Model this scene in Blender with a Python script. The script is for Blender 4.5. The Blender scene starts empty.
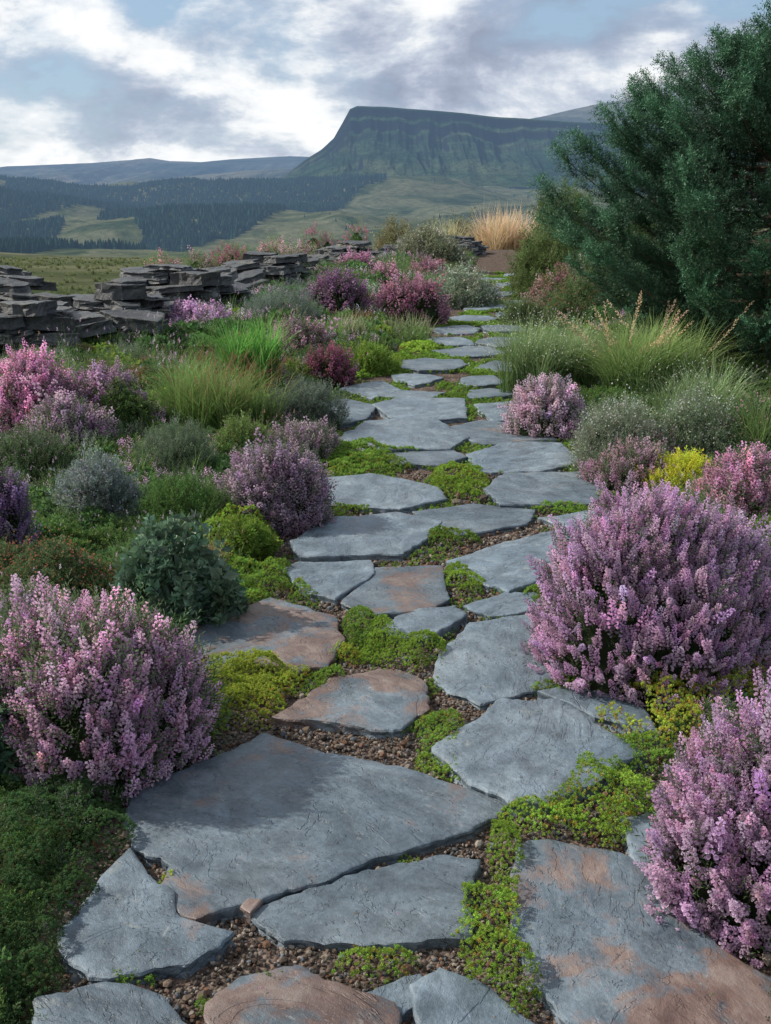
import bpy, math, numpy as np
from mathutils import Vector
rng=np.random.default_rng(11)
F=1098.0; CX=385.5; CY=512.0; HC=1.55; P=math.radians(15.9)
sc=bpy.context.scene
sc.view_settings.view_transform='Standard'; sc.view_settings.look='None'; sc.view_settings.exposure=0
def ray(px,py):
    u=(px-CX)/F; v=(CY-py)/F
    return u, math.cos(P)+v*math.sin(P), -math.sin(P)+v*math.cos(P)
def G(px,py,z=0.0):
    dx,dy,dz=ray(px,py); t=(z-HC)/dz
    return dx*t, dy*t, t
def AT(px,py,Y):
    dx,dy,dz=ray(px,py); t=Y/dy
    return dx*t, HC+dz*t, t
_pr=np.random.default_rng(5); _perm=_pr.permutation(256); _val=_pr.random(256)
def vn(x,y,seed=0):
    xi=np.floor(x).astype(int); yi=np.floor(y).astype(int); fx=x-xi; fy=y-yi
    fx=fx*fx*(3-2*fx); fy=fy*fy*(3-2*fy)
    h=lambda a,b:_val[_perm[(_perm[(a+seed*17)&255]+b)&255]]
    return (h(xi,yi)*(1-fx)+h(xi+1,yi)*fx)*(1-fy)+(h(xi,yi+1)*(1-fx)+h(xi+1,yi+1)*fx)*fy
def fbm(x,y,o=4,seed=0):
    x=np.asarray(x,float); y=np.asarray(y,float)
    s=0;a=.5
    for i in range(o):
        s=s+a*vn(x,y,seed+i); x=x*2.03+3.1; y=y*2.03+1.7; a*=.5
    return s/(1-.5**o)
def ss(t): t=np.clip(t,0,1); return t*t*(3-2*t)
class Buf:
    def __init__(s): s.V=[];s.T=[];s.C=[];s.n=0
    def add(s,V,T,C):
        s.V.append(V); s.T.append(T+s.n); s.C.append(C); s.n+=len(V)
    def get(s): return np.concatenate(s.V),np.concatenate(s.T),np.concatenate(s.C)
def mesh(name,V,T,C=None,mat=None,smooth=None):
    me=bpy.data.meshes.new(name)
    V=np.asarray(V,'f'); T=np.asarray(T,'i'); k=T.shape[1]
    me.vertices.add(len(V)); me.vertices.foreach_set('co',V.ravel())
    me.loops.add(T.size); me.loops.foreach_set('vertex_index',T.ravel())
    me.polygons.add(len(T)); me.polygons.foreach_set('loop_start',(np.arange(len(T))*k).astype('i'))
    if smooth is not None:
        sm=np.full(len(T),smooth,bool) if isinstance(smooth,bool) else smooth
        me.polygons.foreach_set('use_smooth',sm)
    else: me.polygons.foreach_set('use_smooth',np.zeros(len(T),bool))
    me.update(calc_edges=True)
    if C is not None:
        a=me.color_attributes.new('Col','FLOAT_COLOR','POINT')
        C4=np.ones((len(V),4),'f'); C4[:,:3]=C; a.data.foreach_set('color',C4.ravel())
    if mat: me.materials.append(mat)
    return me
def obj(name,me,parent=None,loc=(0,0,0)):
    o=bpy.data.objects.new(name,me); sc.collection.objects.link(o); o.location=loc
    if parent: o.parent=parent
    return o
def norm(a): return a/np.maximum(np.linalg.norm(a,axis=-1,keepdims=True),1e-9)
def frames(D,roll=None):
    z=norm(np.asarray(D,float)); a=np.where(np.abs(z[:,2:3])<.95,np.array([[0,0,1.]]),np.array([[1.,0,0]]))
    x=norm(np.cross(a,z)); y=np.cross(z,x)
    if roll is None: roll=rng.random(len(z))*6.283
    c=np.cos(roll)[:,None]; s=np.sin(roll)[:,None]
    return np.stack([x*c+y*s,-x*s+y*c,z],axis=2)
def stamp(buf,tpl,pos,R,s,tint):
    tv,tt,tc=tpl; N_=len(pos); n=len(tv)
    if N_==0: return
    s=np.asarray(s,float)
    if s.ndim<2:
        s=np.broadcast_to(s,(N_,)); V=np.einsum('nij,kj->nki',R,tv)*s[:,None,None]
    else: V=np.einsum('nij,nkj->nki',R,tv[None]*s[:,None,:])
    V=V+pos[:,None,:]
    T=(tt[None]+(np.arange(N_)*n)[:,None,None]).reshape(-1,3)
    C=np.clip(tc[None]*tint[:,None,:],0,1)
    buf.add(V.reshape(-1,3),T,C.reshape(-1,3))
def tintv(n,c,var=.18,hue=.06):
    b=1+rng.normal(0,var,(n,1)); h=1+rng.normal(0,hue,(n,3))
    return np.clip(np.array(c)[None]*b*h,.003,1)
def newmat(name):
    m=bpy.data.materials.new(name); m.use_nodes=True; nt=m.node_tree; nt.nodes.clear(); return m,nt
class N:
    def __init__(s,nt): s.nt=nt
    def __call__(s,t,**kw):
        n=s.nt.nodes.new(t)
        for k,v in kw.items():
            if k.startswith('i_'):
                key=k[2:]; key=int(key) if key.isdigit() else key.replace('_',' ')
                if hasattr(v,'is_output'): s.nt.links.new(v,n.inputs[key])
                else: n.inputs[key].default_value=v
            else: setattr(n,k,v)
        return n
    def math(s,op,a,b=0.0,clamp=False):
        n=s.nt.nodes.new('ShaderNodeMath'); n.operation=op; n.use_clamp=clamp
        for i,v in enumerate((a,b)):
            if hasattr(v,'is_output'): s.nt.links.new(v,n.inputs[i])
            else: n.inputs[i].default_value=v
        return n.outputs[0]
    def mix(s,f,a,b,bt='MIX'):
        n=s.nt.nodes.new('ShaderNodeMix'); n.data_type='RGBA'; n.blend_type=bt
        for i,v in ((0,f),(6,a),(7,b)):
            if hasattr(v,'is_output'): s.nt.links.new(v,n.inputs[i])
            else: n.inputs[i].default_value=(v if i==0 else (*v,1) if len(v)==3 else v)
        return n.outputs[2]
    def scale(s,c,k):
        n=s.nt.nodes.new('ShaderNodeVectorMath'); n.operation='SCALE'; s.nt.links.new(c,n.inputs[0])
        if hasattr(k,'is_output'): s.nt.links.new(k,n.inputs['Scale'])
        else: n.inputs['Scale'].default_value=k
        return n.outputs[0]
    def noise(s,vec,scale,detail=4,rough=.55,dist=0):
        n=s.nt.nodes.new('ShaderNodeTexNoise'); s.nt.links.new(vec,n.inputs['Vector'])
        n.inputs['Scale'].default_value=scale; n.inputs['Detail'].default_value=detail
        n.inputs['Roughness'].default_value=rough; n.inputs['Distortion'].default_value=dist
        return n.outputs[0]
    def ramp(s,f,pts):
        n=s.nt.nodes.new('ShaderNodeValToRGB'); s.nt.links.new(f,n.inputs[0]); e=n.color_ramp.elements
        while len(e)<len(pts): e.new(.5)
        for el,(p,c) in zip(e,pts):
            el.position=p; el.color=(c,c,c,1) if np.ndim(c)==0 else (*c,1)
        return n.outputs[0]
def plant_mat(name,trans=.3,rough=.6,spec=.0,gain=1.):
    m,nt=newmat(name); n=N(nt)
    a=n('ShaderNodeAttribute',attribute_name='Col'); oi=n('ShaderNodeObjectInfo')
    k=n.math('MULTIPLY',n.math('ADD',.82,n.math('MULTIPLY',oi.outputs['Random'],.36)),gain)
    c=n.scale(a.outputs['Color'],k)
    if spec>0:
        p=n('ShaderNodeBsdfPrincipled',i_Roughness=rough); nt.links.new(c,p.inputs['Base Color']); p.inputs['Specular IOR Level'].default_value=spec
    else:
        p=n('ShaderNodeBsdfDiffuse'); nt.links.new(c,p.inputs[0])
    o=n('ShaderNodeOutputMaterial')
    if trans>0:
        t=n('ShaderNodeBsdfTranslucent'); nt.links.new(c,t.inputs[0])
        mx=n('ShaderNodeMixShader',i_0=trans); nt.links.new(p.outputs[0],mx.inputs[1]); nt.links.new(t.outputs[0],mx.inputs[2]); nt.links.new(mx.outputs[0],o.inputs[0])
    else: nt.links.new(p.outputs[0],o.inputs[0])
    return m
M_leaf=plant_mat('foliage',.4,.6,0,1.55); M_gloss=plant_mat('broad_leaf',.2,.45,.4,1.4); M_flower=plant_mat('blossom',.4,gain=1.35); M_needle=plant_mat('needles',.22,.5,.3,1.5)
M_matte=plant_mat('pebble',0)

def slate_mat(name,wall=False):
    m,nt=newmat(name); n=N(nt)
    geo=n('ShaderNodeNewGeometry'); pos=geo.outputs['Position']
    oi=n('ShaderNodeObjectInfo')
    at=n('ShaderNodeAttribute',attribute_name='rust',attribute_type='OBJECT')
    vr=n('ShaderNodeVectorRotate',rotation_type='Z_AXIS'); nt.links.new(pos,vr.inputs['Vector']); nt.links.new(n.math('MULTIPLY',oi.outputs['Random'],2.6),vr.inputs['Angle'])
    mp=n('ShaderNodeMapping'); nt.links.new(vr.outputs[0],mp.inputs[0]); mp.inputs['Scale'].default_value=(1.,1.5,1.)
    n1=n.noise(pos,2.3,4,.6,.4); n2=n.noise(mp.outputs[0],8,7,.64,.35); n3=n.noise(pos,75,4,.75); n4=n.noise(pos,1.9,5,.62,1.2)
    n5=n.noise(pos,300,2,.7)
    if wall:
        base=n.ramp(n1,[(.3,(.034,.036,.040)),(.55,(.068,.071,.071)),(.75,(.12,.115,.10))])
        ca=n('ShaderNodeAttribute',attribute_name='Col'); base=n.mix(1.0,base,ca.outputs['Color'],'MULTIPLY')
    else: base=n.ramp(n1,[(.28,(.074,.104,.128)),(.5,(.122,.156,.182)),(.72,(.180,.213,.230))])
    base=n.mix(1.0,base,n.ramp(n2,[(.28,.5),(.5,1.0),(.72,1.5)]),'MULTIPLY')
    base=n.mix(1.0,base,n.ramp(n3,[(.3,.76),(.5,1.0),(.7,1.25)]),'MULTIPLY')
    th=n.math('SUBTRACT',.75,n.math('MULTIPLY',at.outputs['Fac'],.30)) if not wall else .60
    rf=n.math('MULTIPLY',n.math('SUBTRACT',n.math('ADD',n.math('MULTIPLY',n4,.7),n.math('MULTIPLY',n2,.38)),th),13.0,True)
    rc=n.ramp(n2,[(.32,(.085,.040,.026)),(.5,(.155,.082,.054)),(.68,(.24,.165,.125))]) if not wall else n.mix(n3,(.13,.105,.08),(.2,.19,.13))
    base=n.mix(n.math('MULTIPLY',rf,.8),base,rc)
    lf=n.math('MULTIPLY',n.math('SUBTRACT',n.noise(pos,13,4,.75,.6),.61),12,True)
    base=n.mix(n.math('MULTIPLY',lf,.4),base,(.31,.32,.29))
    df=n.math('MULTIPLY',n.math('SUBTRACT',n5,.64),14,True); base=n.mix(n.math('MULTIPLY',df,.4),base,(.20,.13,.085))
    c=n.scale(base,n.math('ADD',.80,n.math('MULTIPLY',oi.outputs['Random'],.42)))
    p=n('ShaderNodeBsdfPrincipled'); nt.links.new(c,p.inputs['Base Color'])
    nt.links.new(n.ramp(n2,[(.3,.32),(.7,.62)]),p.inputs['Roughness']); p.inputs['Specular IOR Level'].default_value=.5
    step=n.ramp(n.noise(mp.outputs[0],2.6,6,.62,.7),[(.38,0.0),(.384,.3),(.46,.33),(.464,.6),(.54,.64),(.544,.9),(.66,1.0)])
    hs=n.math('ADD',n.math('ADD',n.math('MULTIPLY',n2,.6),n.math('MULTIPLY',n3,.18)),n.math('ADD',n.math('MULTIPLY',step,.8),n.math('MULTIPLY',n5,.05)))
    b=n('ShaderNodeBump',i_Strength=.85,i_Distance=.014 if not wall else .04); nt.links.new(hs,b.inputs['Height']); nt.links.new(b.outputs[0],p.inputs['Normal'])
    o=n('ShaderNodeOutputMaterial'); nt.links.new(p.outputs[0],o.inputs[0]); return m
M_slate=slate_mat('slate'); M_wall=slate_mat('wall_slate',True)

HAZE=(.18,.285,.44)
def hazed(n,nt,bsdf,L=6000.,amt=1.0):  # aerial haze painted into the surface: blue emission mixed in by distance from origin
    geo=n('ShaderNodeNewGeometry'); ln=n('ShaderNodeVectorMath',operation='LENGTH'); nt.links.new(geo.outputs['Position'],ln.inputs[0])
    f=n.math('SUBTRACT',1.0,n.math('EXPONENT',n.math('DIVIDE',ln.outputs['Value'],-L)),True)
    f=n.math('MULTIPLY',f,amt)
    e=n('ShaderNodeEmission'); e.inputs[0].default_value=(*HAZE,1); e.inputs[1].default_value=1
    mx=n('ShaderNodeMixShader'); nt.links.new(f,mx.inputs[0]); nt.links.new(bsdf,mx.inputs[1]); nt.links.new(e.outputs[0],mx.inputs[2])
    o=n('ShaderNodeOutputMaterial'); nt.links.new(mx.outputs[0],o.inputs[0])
def ground_mat():
    m,nt=newmat('soil_and_grass'); n=N(nt); geo=n('ShaderNodeNewGeometry'); pos=geo.outputs['Position']
    n1=n.noise(pos,3,5,.6); n2=n.noise(pos,40,4,.7); n3=n.noise(pos,.012,6,.65,.8); n4=n.noise(pos,.12,6,.7,.4)
    soil=n.ramp(n1,[(.35,(.035,.028,.018)),(.55,(.04,.06,.02)),(.7,(.06,.09,.025))])
    soil=n.mix(1.0,soil,n.ramp(n2,[(.3,.6),(.7,1.4)]),'MULTIPLY')
    gr=n.ramp(n3,[(.36,(.03,.045,.022)),(.45,(.065,.08,.038)),(.54,(.125,.125,.072)),(.60,(.08,.09,.045)),(.68,(.04,.055,.028))])
    gr=n.mix(1.0,gr,n.ramp(n4,[(.3,.6),(.7,1.35)]),'MULTIPLY')
    ln=n('ShaderNodeVectorMath',operation='LENGTH'); nt.links.new(pos,ln.inputs[0])
    f=n.math('DIVIDE',n.math('SUBTRACT',ln.outputs['Value'],17),8,True)
    col=n.mix(f,soil,gr)
    p=n('ShaderNodeBsdfDiffuse'); nt.links.new(col,p.inputs[0])
    b=n('ShaderNodeBump',i_Strength=.8,i_Distance=.03); nt.links.new(n2,b.inputs['Height']); nt.links.new(b.outputs[0],p.inputs['Normal'])
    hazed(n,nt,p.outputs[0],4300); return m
M_ground=ground_mat()
def hill_mat(name,c1,c2,c3,rock,sc1=.004,L=6000.):
    m,nt=newmat(name); n=N(nt); geo=n('ShaderNodeNewGeometry'); pos=geo.outputs['Position']
    mp=n('ShaderNodeMapping'); nt.links.new(pos,mp.inputs[0]); mp.inputs['Scale'].default_value=(1,.6,2.5)
    n1=n.noise(mp.outputs[0],sc1,7,.66,.7); n2=n.noise(mp.outputs[0],sc1*9,5,.7,.3)
    c=n.ramp(n1,[(.35,c1),(.5,c2),(.64,c3)]); c=n.mix(1.0,c,n.ramp(n2,[(.3,.55),(.7,1.5)]),'MULTIPLY')
    sx=n('ShaderNodeSeparateXYZ'); nt.links.new(geo.outputs['Normal'],sx.inputs[0])
    st=n.math('MULTIPLY',n.math('SUBTRACT',.82,n.math('ADD',sx.outputs[2],n.math('MULTIPLY',n2,-.14))),5,True)
    c=n.mix(st,c,rock)
    p=n('ShaderNodeBsdfDiffuse'); nt.links.new(c,p.inputs[0])
    b=n('ShaderNodeBump',i_Strength=.9,i_Distance=16.0); nt.links.new(n2,b.inputs['Height']); nt.links.new(b.outputs[0],p.inputs['Normal'])
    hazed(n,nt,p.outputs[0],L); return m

# ---------------- path outline, terrain
PE=[(1080,40,760),(1000,60,775),(900,75,720),(820,120,690),(740,200,640),(680,230,600),(640,180,585),(600,205,560),(560,283,605),(510,300,620),(470,325,605),(440,335,580),(405,300,540),(385,350,520),(350,405,528),(330,420,525),(310,440,535),(292,465,535),(270,475,525),(255,480,515)]
py_=[];pl_=[];pr_=[]
for y,a,b in PE:
    A=G(a,y);B=G(b,y); py_.append(A[1]);pl_.append(A[0]);pr_.append(B[0])
py_=[-3,.5]+py_+[45];pl_=[pl_[0],pl_[0]]+pl_+[pl_[-1]+.8];pr_=[pr_[0],pr_[0]]+pr_+[pr_[-1]+.8]
def pL(y): return np.interp(y,py_,pl_)
def pR(y): return np.interp(y,py_,pr_)
WALL=np.array([(-5.6,8.6),(-3.95,10.2),(-2.95,12.3),(-2.4,15.2),(-1.75,20.3),(-.2,25.5),(1.2,30),(2.4,34)])
def wallx(y): return np.interp(y,WALL[:,1],WALL[:,0])
FY=[0,19,30,60,160,300,480,900,1300,1750,2400,4000,12000]; FZ=[0,0,-.45,-1.9,-6.5,-13,-28,-38,-11,18,30,40,60]
def gz(x,y):
    x=np.asarray(x,float);y=np.asarray(y,float)
    dL=pL(y)-x; dR=x-pR(y); d=np.maximum(dL,dR)
    g=-.035+.085*ss((d+.03)/.22)+.09*ss((d-.3)/1.6)+(fbm(x*1.4+9,y*1.4,3,2)-.5)*.09*ss(d/.5)
    g=g+1.0*ss((dR-.6)/5)*ss((y-9)/9)
    hill=(fbm(x*.0045+4,y*.0045,4,8)-.5)*ss((y-500)/500)*ss((2300-y)/500)*64+(fbm(x*.02,y*.02,3,8)-.5)*ss((y-80)/300)*5
    far=np.interp(y,FY,FZ)+hill
    leftw=ss((wallx(np.clip(y,8.6,34))-x-.3)/3)*ss((y-9)/5)
    near=g-leftw*.45
    k=ss((y-32)/14)
    return near*(1-k)+far*k+np.where((x<wallx(np.clip(y,8.6,34)))&(y>19)&(y<46),np.interp(y,FY,FZ)*(1-k),0)
ang=np.concatenate([np.linspace(-180,-42,60)[:-1],np.linspace(-42,42,420),np.linspace(42,180,60)[1:]])
rad=np.concatenate([[0],np.geomspace(.4,12000,520)])
A,R_=np.meshgrid(np.radians(ang),rad); X=np.sin(A)*R_; Y=np.cos(A)*R_; Z=gz(X,Y)
V=np.stack([X,Y,Z],-1).reshape(-1,3); na=len(ang); nr=len(rad)
i=np.arange(nr-1)[:,None]*na+np.arange(na-1)[None]; Q=np.stack([i,i+1,i+na+1,i+na],-1).reshape(-1,4)[:,::-1]
obj('ground',mesh('ground',V,Q,None,M_ground,True))
def gravel_mat():
    m,nt=newmat('gravel_bed'); n=N(nt); geo=n('ShaderNodeNewGeometry'); pos=geo.outputs['Position']
    v=n('ShaderNodeTexVoronoi',i_Scale=95.); nt.links.new(pos,v.inputs['Vector'])
    hs=n('ShaderNodeSeparateColor'); nt.links.new(v.outputs['Color'],hs.inputs[0])
    c=n.ramp(hs.outputs[0],[(0,(.05,.04,.033)),(.4,(.11,.085,.07)),(.7,(.16,.11,.085)),(1,(.21,.185,.16))])
    c=n.mix(1.0,c,n.ramp(n.noise(pos,6,3),[(.3,.6),(.7,1.2)]),'MULTIPLY')
    p=n('ShaderNodeBsdfDiffuse'); nt.links.new(c,p.inputs[0])
    b=n('ShaderNodeBump',i_Strength=1.,i_Distance=.008,invert=True); nt.links.new(v.outputs['Distance'],b.inputs['Height']); nt.links.new(b.outputs[0],p.inputs['Normal'])
    o=n('ShaderNodeOutputMaterial'); nt.links.new(p.outputs[0],o.inputs[0]); return m
ys=np.concatenate([np.linspace(-1,8,120),np.linspace(8.2,36,90)]); us=np.linspace(0,1,24)
YY,UU=np.meshgrid(ys,us,indexing='ij'); XX=(pL(YY)-.1)*(1-UU)+(pR(YY)+.1)*UU
ZZ=(fbm(XX*4,YY*4,3,4)-.5)*.012
i=np.arange(len(ys)-1)[:,None]*24+np.arange(23)[None]
obj('gravel_path',mesh('gravel_path',np.stack([XX,YY,ZZ],-1).reshape(-1,3),np.stack([i,i+1,i+25,i+24],-1).reshape(-1,4),None,gravel_mat(),True))

# ---------------- slabs
def slab(buf,poly,z0,z1,res=.03,jit=.010,tilt=.0,und=.006,seed=0,soft=1,bev=.005,grow=0.,tone=1.):
    poly=np.asarray(poly,float); pts=[]
    n=len(poly)
    for k in range(n):
        a=poly[k];b=poly[(k+1)%n]; m=max(2,int(np.linalg.norm(b-a)/res))
        for j in range(m): pts.append(a+(b-a)*j/m)
    pts=np.array(pts); c=pts.mean(0)
    for _ in range(soft): pts=pts*.5+.25*(np.roll(pts,1,0)+np.roll(pts,-1,0))
    o=norm(pts-c)
    s=(fbm(pts[:,0]*7+seed,pts[:,1]*7,2,3)-.5)*4.4*jit*.8+(vn(pts[:,0]*28+seed,pts[:,1]*28,6)-.5)*jit*1.1+rng.normal(0,jit*.16,len(pts))+grow
    pts=pts+o*s[:,None]; m=len(pts); r=np.linalg.norm(pts-c,axis=1,keepdims=True); th=z1-z0
    def ins(d): return c+(pts-c)*(1-np.minimum(d/r,.6))
    l1=np.abs(fbm(pts[:,0]*15+seed,pts[:,1]*15,2,1)-.5)*jit*3; l2=np.abs(fbm(pts[:,0]*18,pts[:,1]*18+seed,2,2)-.5)*jit*3
    rings=[ins(-.012),ins(l1[:,None]-.006),ins(l2[:,None]),ins(l1[:,None]*.5-.002),ins(bev),ins(bev*2.6)]
    zs=[z0,z0+th*.4,z0+th*.62,z1-min(.007,th*.2),z1-.0015,z1]
    for f in (.9,.76,.6,.46,.3,.15): rings.append(c+(ins(bev*2.6)-c)*f); zs.append(z1)
    V=[];nrm=rng.normal(0,tilt,2)
    for k,(p,z) in enumerate(zip(rings,zs)):
        w=1 if k>=3 else 0
        q=fbm(p[:,0]*3.1+seed*1.3,p[:,1]*3.1,4,6)
        st=np.floor(fbm(p[:,0]*2.2+seed,p[:,1]*2.2+5,3,9)*7)/7
        zz=z+w*((q-.5)*2*und+(st-.5)*und*1.8)+(p-c)@nrm*(1 if tilt>.02 else w); V.append(np.column_stack([p,zz]))
    nrg=len(V); V=np.concatenate(V+[np.array([[c[0],c[1],V[-1][:,2].mean()]])])
    T=[];S=[]
    a=np.arange(m);b=(a+1)%m
    for k in range(nrg-1):
        T+=[np.column_stack([k*m+a,k*m+b,(k+1)*m+b]),np.column_stack([k*m+a,(k+1)*m+b,(k+1)*m+a])]; S+=[np.full(2*m,k>=5)]
    T.append(np.column_stack([(nrg-1)*m+a,(nrg-1)*m+b,np.full(m,nrg*m)])); S.append(np.full(m,True))
    T=np.concatenate(T); S=np.concatenate(S)
    ar=np.sum(pts[:,0]*np.roll(pts[:,1],-1)-np.roll(pts[:,0],-1)*pts[:,1])
    if ar<0: T=T[:,::-1]
    if buf is None: return V,T,S
    buf.add(V,T,np.ones_like(V)*tone); buf.S.append(S)
ST=[
([(125,812),(133,790),(250,741),(262,732),(340,752),(400,765),(470,788),(503,800),(490,815),(400,850),(330,873),(270,893),(197,918),(180,912),(162,885),(172,862),(135,845)],.50),
([(57,935),(95,888),(130,848),(142,862),(162,890),(176,916),(232,930),(222,944),(190,960),(90,972),(62,958)],.3),
([(250,910),(300,892),(380,865),(440,852),(478,858),(470,885),(468,915),(462,935),(420,938),(290,936)],.15),
([(512,880),(522,850),(545,843),(620,850),(690,895),(712,940),(768,975),(800,1040),(640,1075),(585,1040),(530,975),(512,925)],.76),
([(622,818),(655,812),(705,845),(735,880),(690,884),(645,862)],.2),
([(440,745),(500,702),(558,696),(600,722),(640,752),(600,776),(545,800),(512,803),(470,780)],.15),
([(275,715),(308,695),(328,674),(400,667),(425,680),(427,712),(400,726),(340,722)],1.0),
([(180,650),(200,620),(270,598),(332,615),(346,640),(325,665),(300,672),(250,662),(200,668)],.9),
([(434,680),(445,650),(470,622),(545,613),(575,650),(585,675),(520,692),(480,702)],.25),
([(380,625),(408,612),(455,605),(462,615),(432,638),(395,636)],.3),
([(343,600),(375,566),(440,565),(450,598),(415,610),(375,615)],.65),
([(286,568),(300,561),(368,560),(372,572),(335,597),(310,593)],.3),
([(466,604),(505,592),(535,591),(537,606),(490,615)],.2),
([(450,560),(510,540),(562,527),(597,545),(590,560),(510,590),(482,582)],.2),
([(293,540),(330,517),(395,512),(440,519),(430,535),(402,552),(302,556)],.2),
([(413,510),(470,502),(535,508),(528,522),(460,534),(432,523)],.3),
([(320,478),(370,473),(440,486),(446,497),(400,508),(328,503)],.2),
([(483,488),(505,472),(580,470),(606,490),(590,503),(500,505)],.4),
([(338,437),(365,420),(430,417),(467,436),(450,448),(380,448)],.2),
([(465,452),(510,440),(560,444),(584,461),(540,470),(483,469)],.4),
([(376,405),(400,397),(465,398),(467,416),(420,420),(388,416)],.1),
([(440,428),(480,419),(530,425),(556,439),(482,444)],.5),
([(290,408),(345,398),(375,405),(366,418),(335,424)],.3),
([(475,404),(518,400),(538,416),(492,420)],.2),
([(540,517),(600,509),(630,518),(590,532)],.2),
([(385,452),(450,449),(466,457),(440,465),(395,463)],.2),
([(340,388),(380,381),(400,389),(372,397)],.2),
([(378,396),(405,390),(445,391),(430,399)],.3),
([(35,1000),(100,988),(160,1000),(195,1030),(170,1075),(50,1075)],.1),
([(205,1000),(240,975),(300,970),(395,1003),(400,1060),(230,1075)],1.),
([(412,985),(440,968),(490,985),(545,1035),(520,1075),(425,1060)],.15),
([(360,992),(415,975),(425,990),(402,1010)],.1),
([(540,690),(590,680),(640,700),(660,735),(600,715)],.6),
([(560,605),(600,590),(640,600),(620,630),(575,625)],.3),
([(240,905),(248,895),(262,898),(250,912)],.9),
]
for cx,cy,w,h in [(415,378,52,9),(430,363,62,10),(480,380,42,9),(472,351,62,10),(490,393,50,9),(503,366,44,9),(507,341,50,8),(448,341,48,7),(455,329,52,6),(502,328,42,6),(474,318,46,5),(516,314,40,5),(488,307,44,4.6),(521,302,34,4),(477,298,30,4),(506,293,42,4),(484,288,30,3.6),(514,284,28,3.4),(490,279,36,3.2),(516,275,22,3)]:
    p=[]
    for k in range(7):
        a=k/7*6.283+rng.uniform(-.3,.3); q=rng.uniform(.82,1.18); p.append((cx+w/2*q*math.cos(a)*1.15,cy+h/2*q*math.sin(a)*1.2))
    ST.append((p,rng.uniform(0,.6)))
path=bpy.data.objects.new('flagstone_path',None); sc.collection.objects.link(path)
STW=[]
for k,(p,ru) in enumerate(ST):
    zt=.036+rng.uniform(-.007,.008); w=np.array([G(a,b,zt)[:2] for a,b in p]); STW.append(w)
    d=w[:,1].mean()
    V,T,S=slab(None,w,-.03,zt,res=max(.014,d*.0045),jit=.012,tilt=.009,und=.008,seed=k*3.7,soft=0,bev=max(.0025,d*.0006),grow=.010)
    o=obj('flagstone',mesh('flagstone',V,T,None,M_slate,S),path); o['rust']=float(ru)
def inside(x,y,grow=0.):
    r=np.zeros(len(x),bool)
    for w in STW:
        c=w.mean(0); q=c+(w-c)*(1+grow/np.linalg.norm(w-c,axis=1,keepdims=True))
        mn=q.min(0);mx=q.max(0); s=np.where((x>mn[0])&(x<mx[0])&(y>mn[1])&(y<mx[1]))[0]
        if len(s)==0: continue
        xs=x[s];yy=y[s];c_=np.zeros(len(s),bool);j=len(q)-1
        for i in range(len(q)):
            c_^=((q[i,1]>yy)!=(q[j,1]>yy))&(xs<(q[j,0]-q[i,0])*(yy-q[i,1])/(q[j,1]-q[i,1]+1e-12)+q[i,0]); j=i
        r[s]|=c_
    return r
t=(1+5**.5)/2
ico=np.array([(-1,t,0),(1,t,0),(-1,-t,0),(1,-t,0),(0,-1,t),(0,1,t),(0,-1,-t),(0,1,-t),(t,0,-1),(t,0,1),(-t,0,-1),(-t,0,1)])/1.9
icf=np.array([(0,11,5),(0,5,1),(0,1,7),(0,7,10),(0,10,11),(1,5,9),(5,11,4),(11,10,2),(10,7,6),(7,1,8),(3,9,4),(3,4,2),(3,2,6),(3,6,8),(3,8,9),(4,9,5),(2,4,11),(6,2,10),(8,6,7),(9,8,1)])
b=Buf(); n=42000; u0=rng.random(n); y=1.3+5.2*rng.random(n)*u0**.35; u=rng.random(n); x=pL(y)*(1-u)+pR(y)*u+rng.normal(0,.03,n)
k=~inside(x,y,-.005); x=x[k];y=y[k]; n=len(x)
s=rng.lognormal(math.log(.0036),.42,n)*np.clip(y/3,1,1.6); pal=np.array([(.10,.08,.065),(.16,.12,.09),(.22,.18,.14),(.14,.145,.15),(.07,.055,.045),(.27,.23,.19),(.18,.105,.07)])
ci=pal[rng.integers(0,len(pal),n)]*(1+rng.normal(0,.15,(n,1)))
for q in range(4):
    m=np.arange(n)%4==q; tv=ico*(1+rng.normal(0,.14,(12,1)))
    S3=s[m][:,None]*rng.uniform(.6,1.3,(m.sum(),3))
    stamp(b,(tv,icf,np.ones((12,3))),np.column_stack([x[m],y[m],.002+s[m]*rng.uniform(0,.8,m.sum())]),frames(rng.normal(0,1,(m.sum(),3))),S3,np.clip(ci[m],.02,.6))
obj('gravel',mesh('gravel',*b.get(),M_matte,False))
b=Buf(); n=700; y=1.5+6*rng.random(n)**1.3; u=rng.random(n); x=pL(y)*(1-u)+pR(y)*u; k=inside(x,y,-.02); x=x[k];y=y[k]; n=len(x)
pal=np.array([(.30,.16,.22),(.16,.10,.05),(.10,.12,.05),(.20,.17,.12)])
stamp(b,(ico*np.array([1,.6,.25]),icf,np.ones((12,3))),np.column_stack([x,y,np.full(n,.043)]),frames(np.column_stack([rng.normal(0,.2,(n,2)),np.ones(n)])),rng.uniform(.0015,.0042,n),pal[rng.integers(0,4,n)])
obj('leaf_litter',mesh('leaf_litter',*b.get(),M_matte,False))

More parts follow.
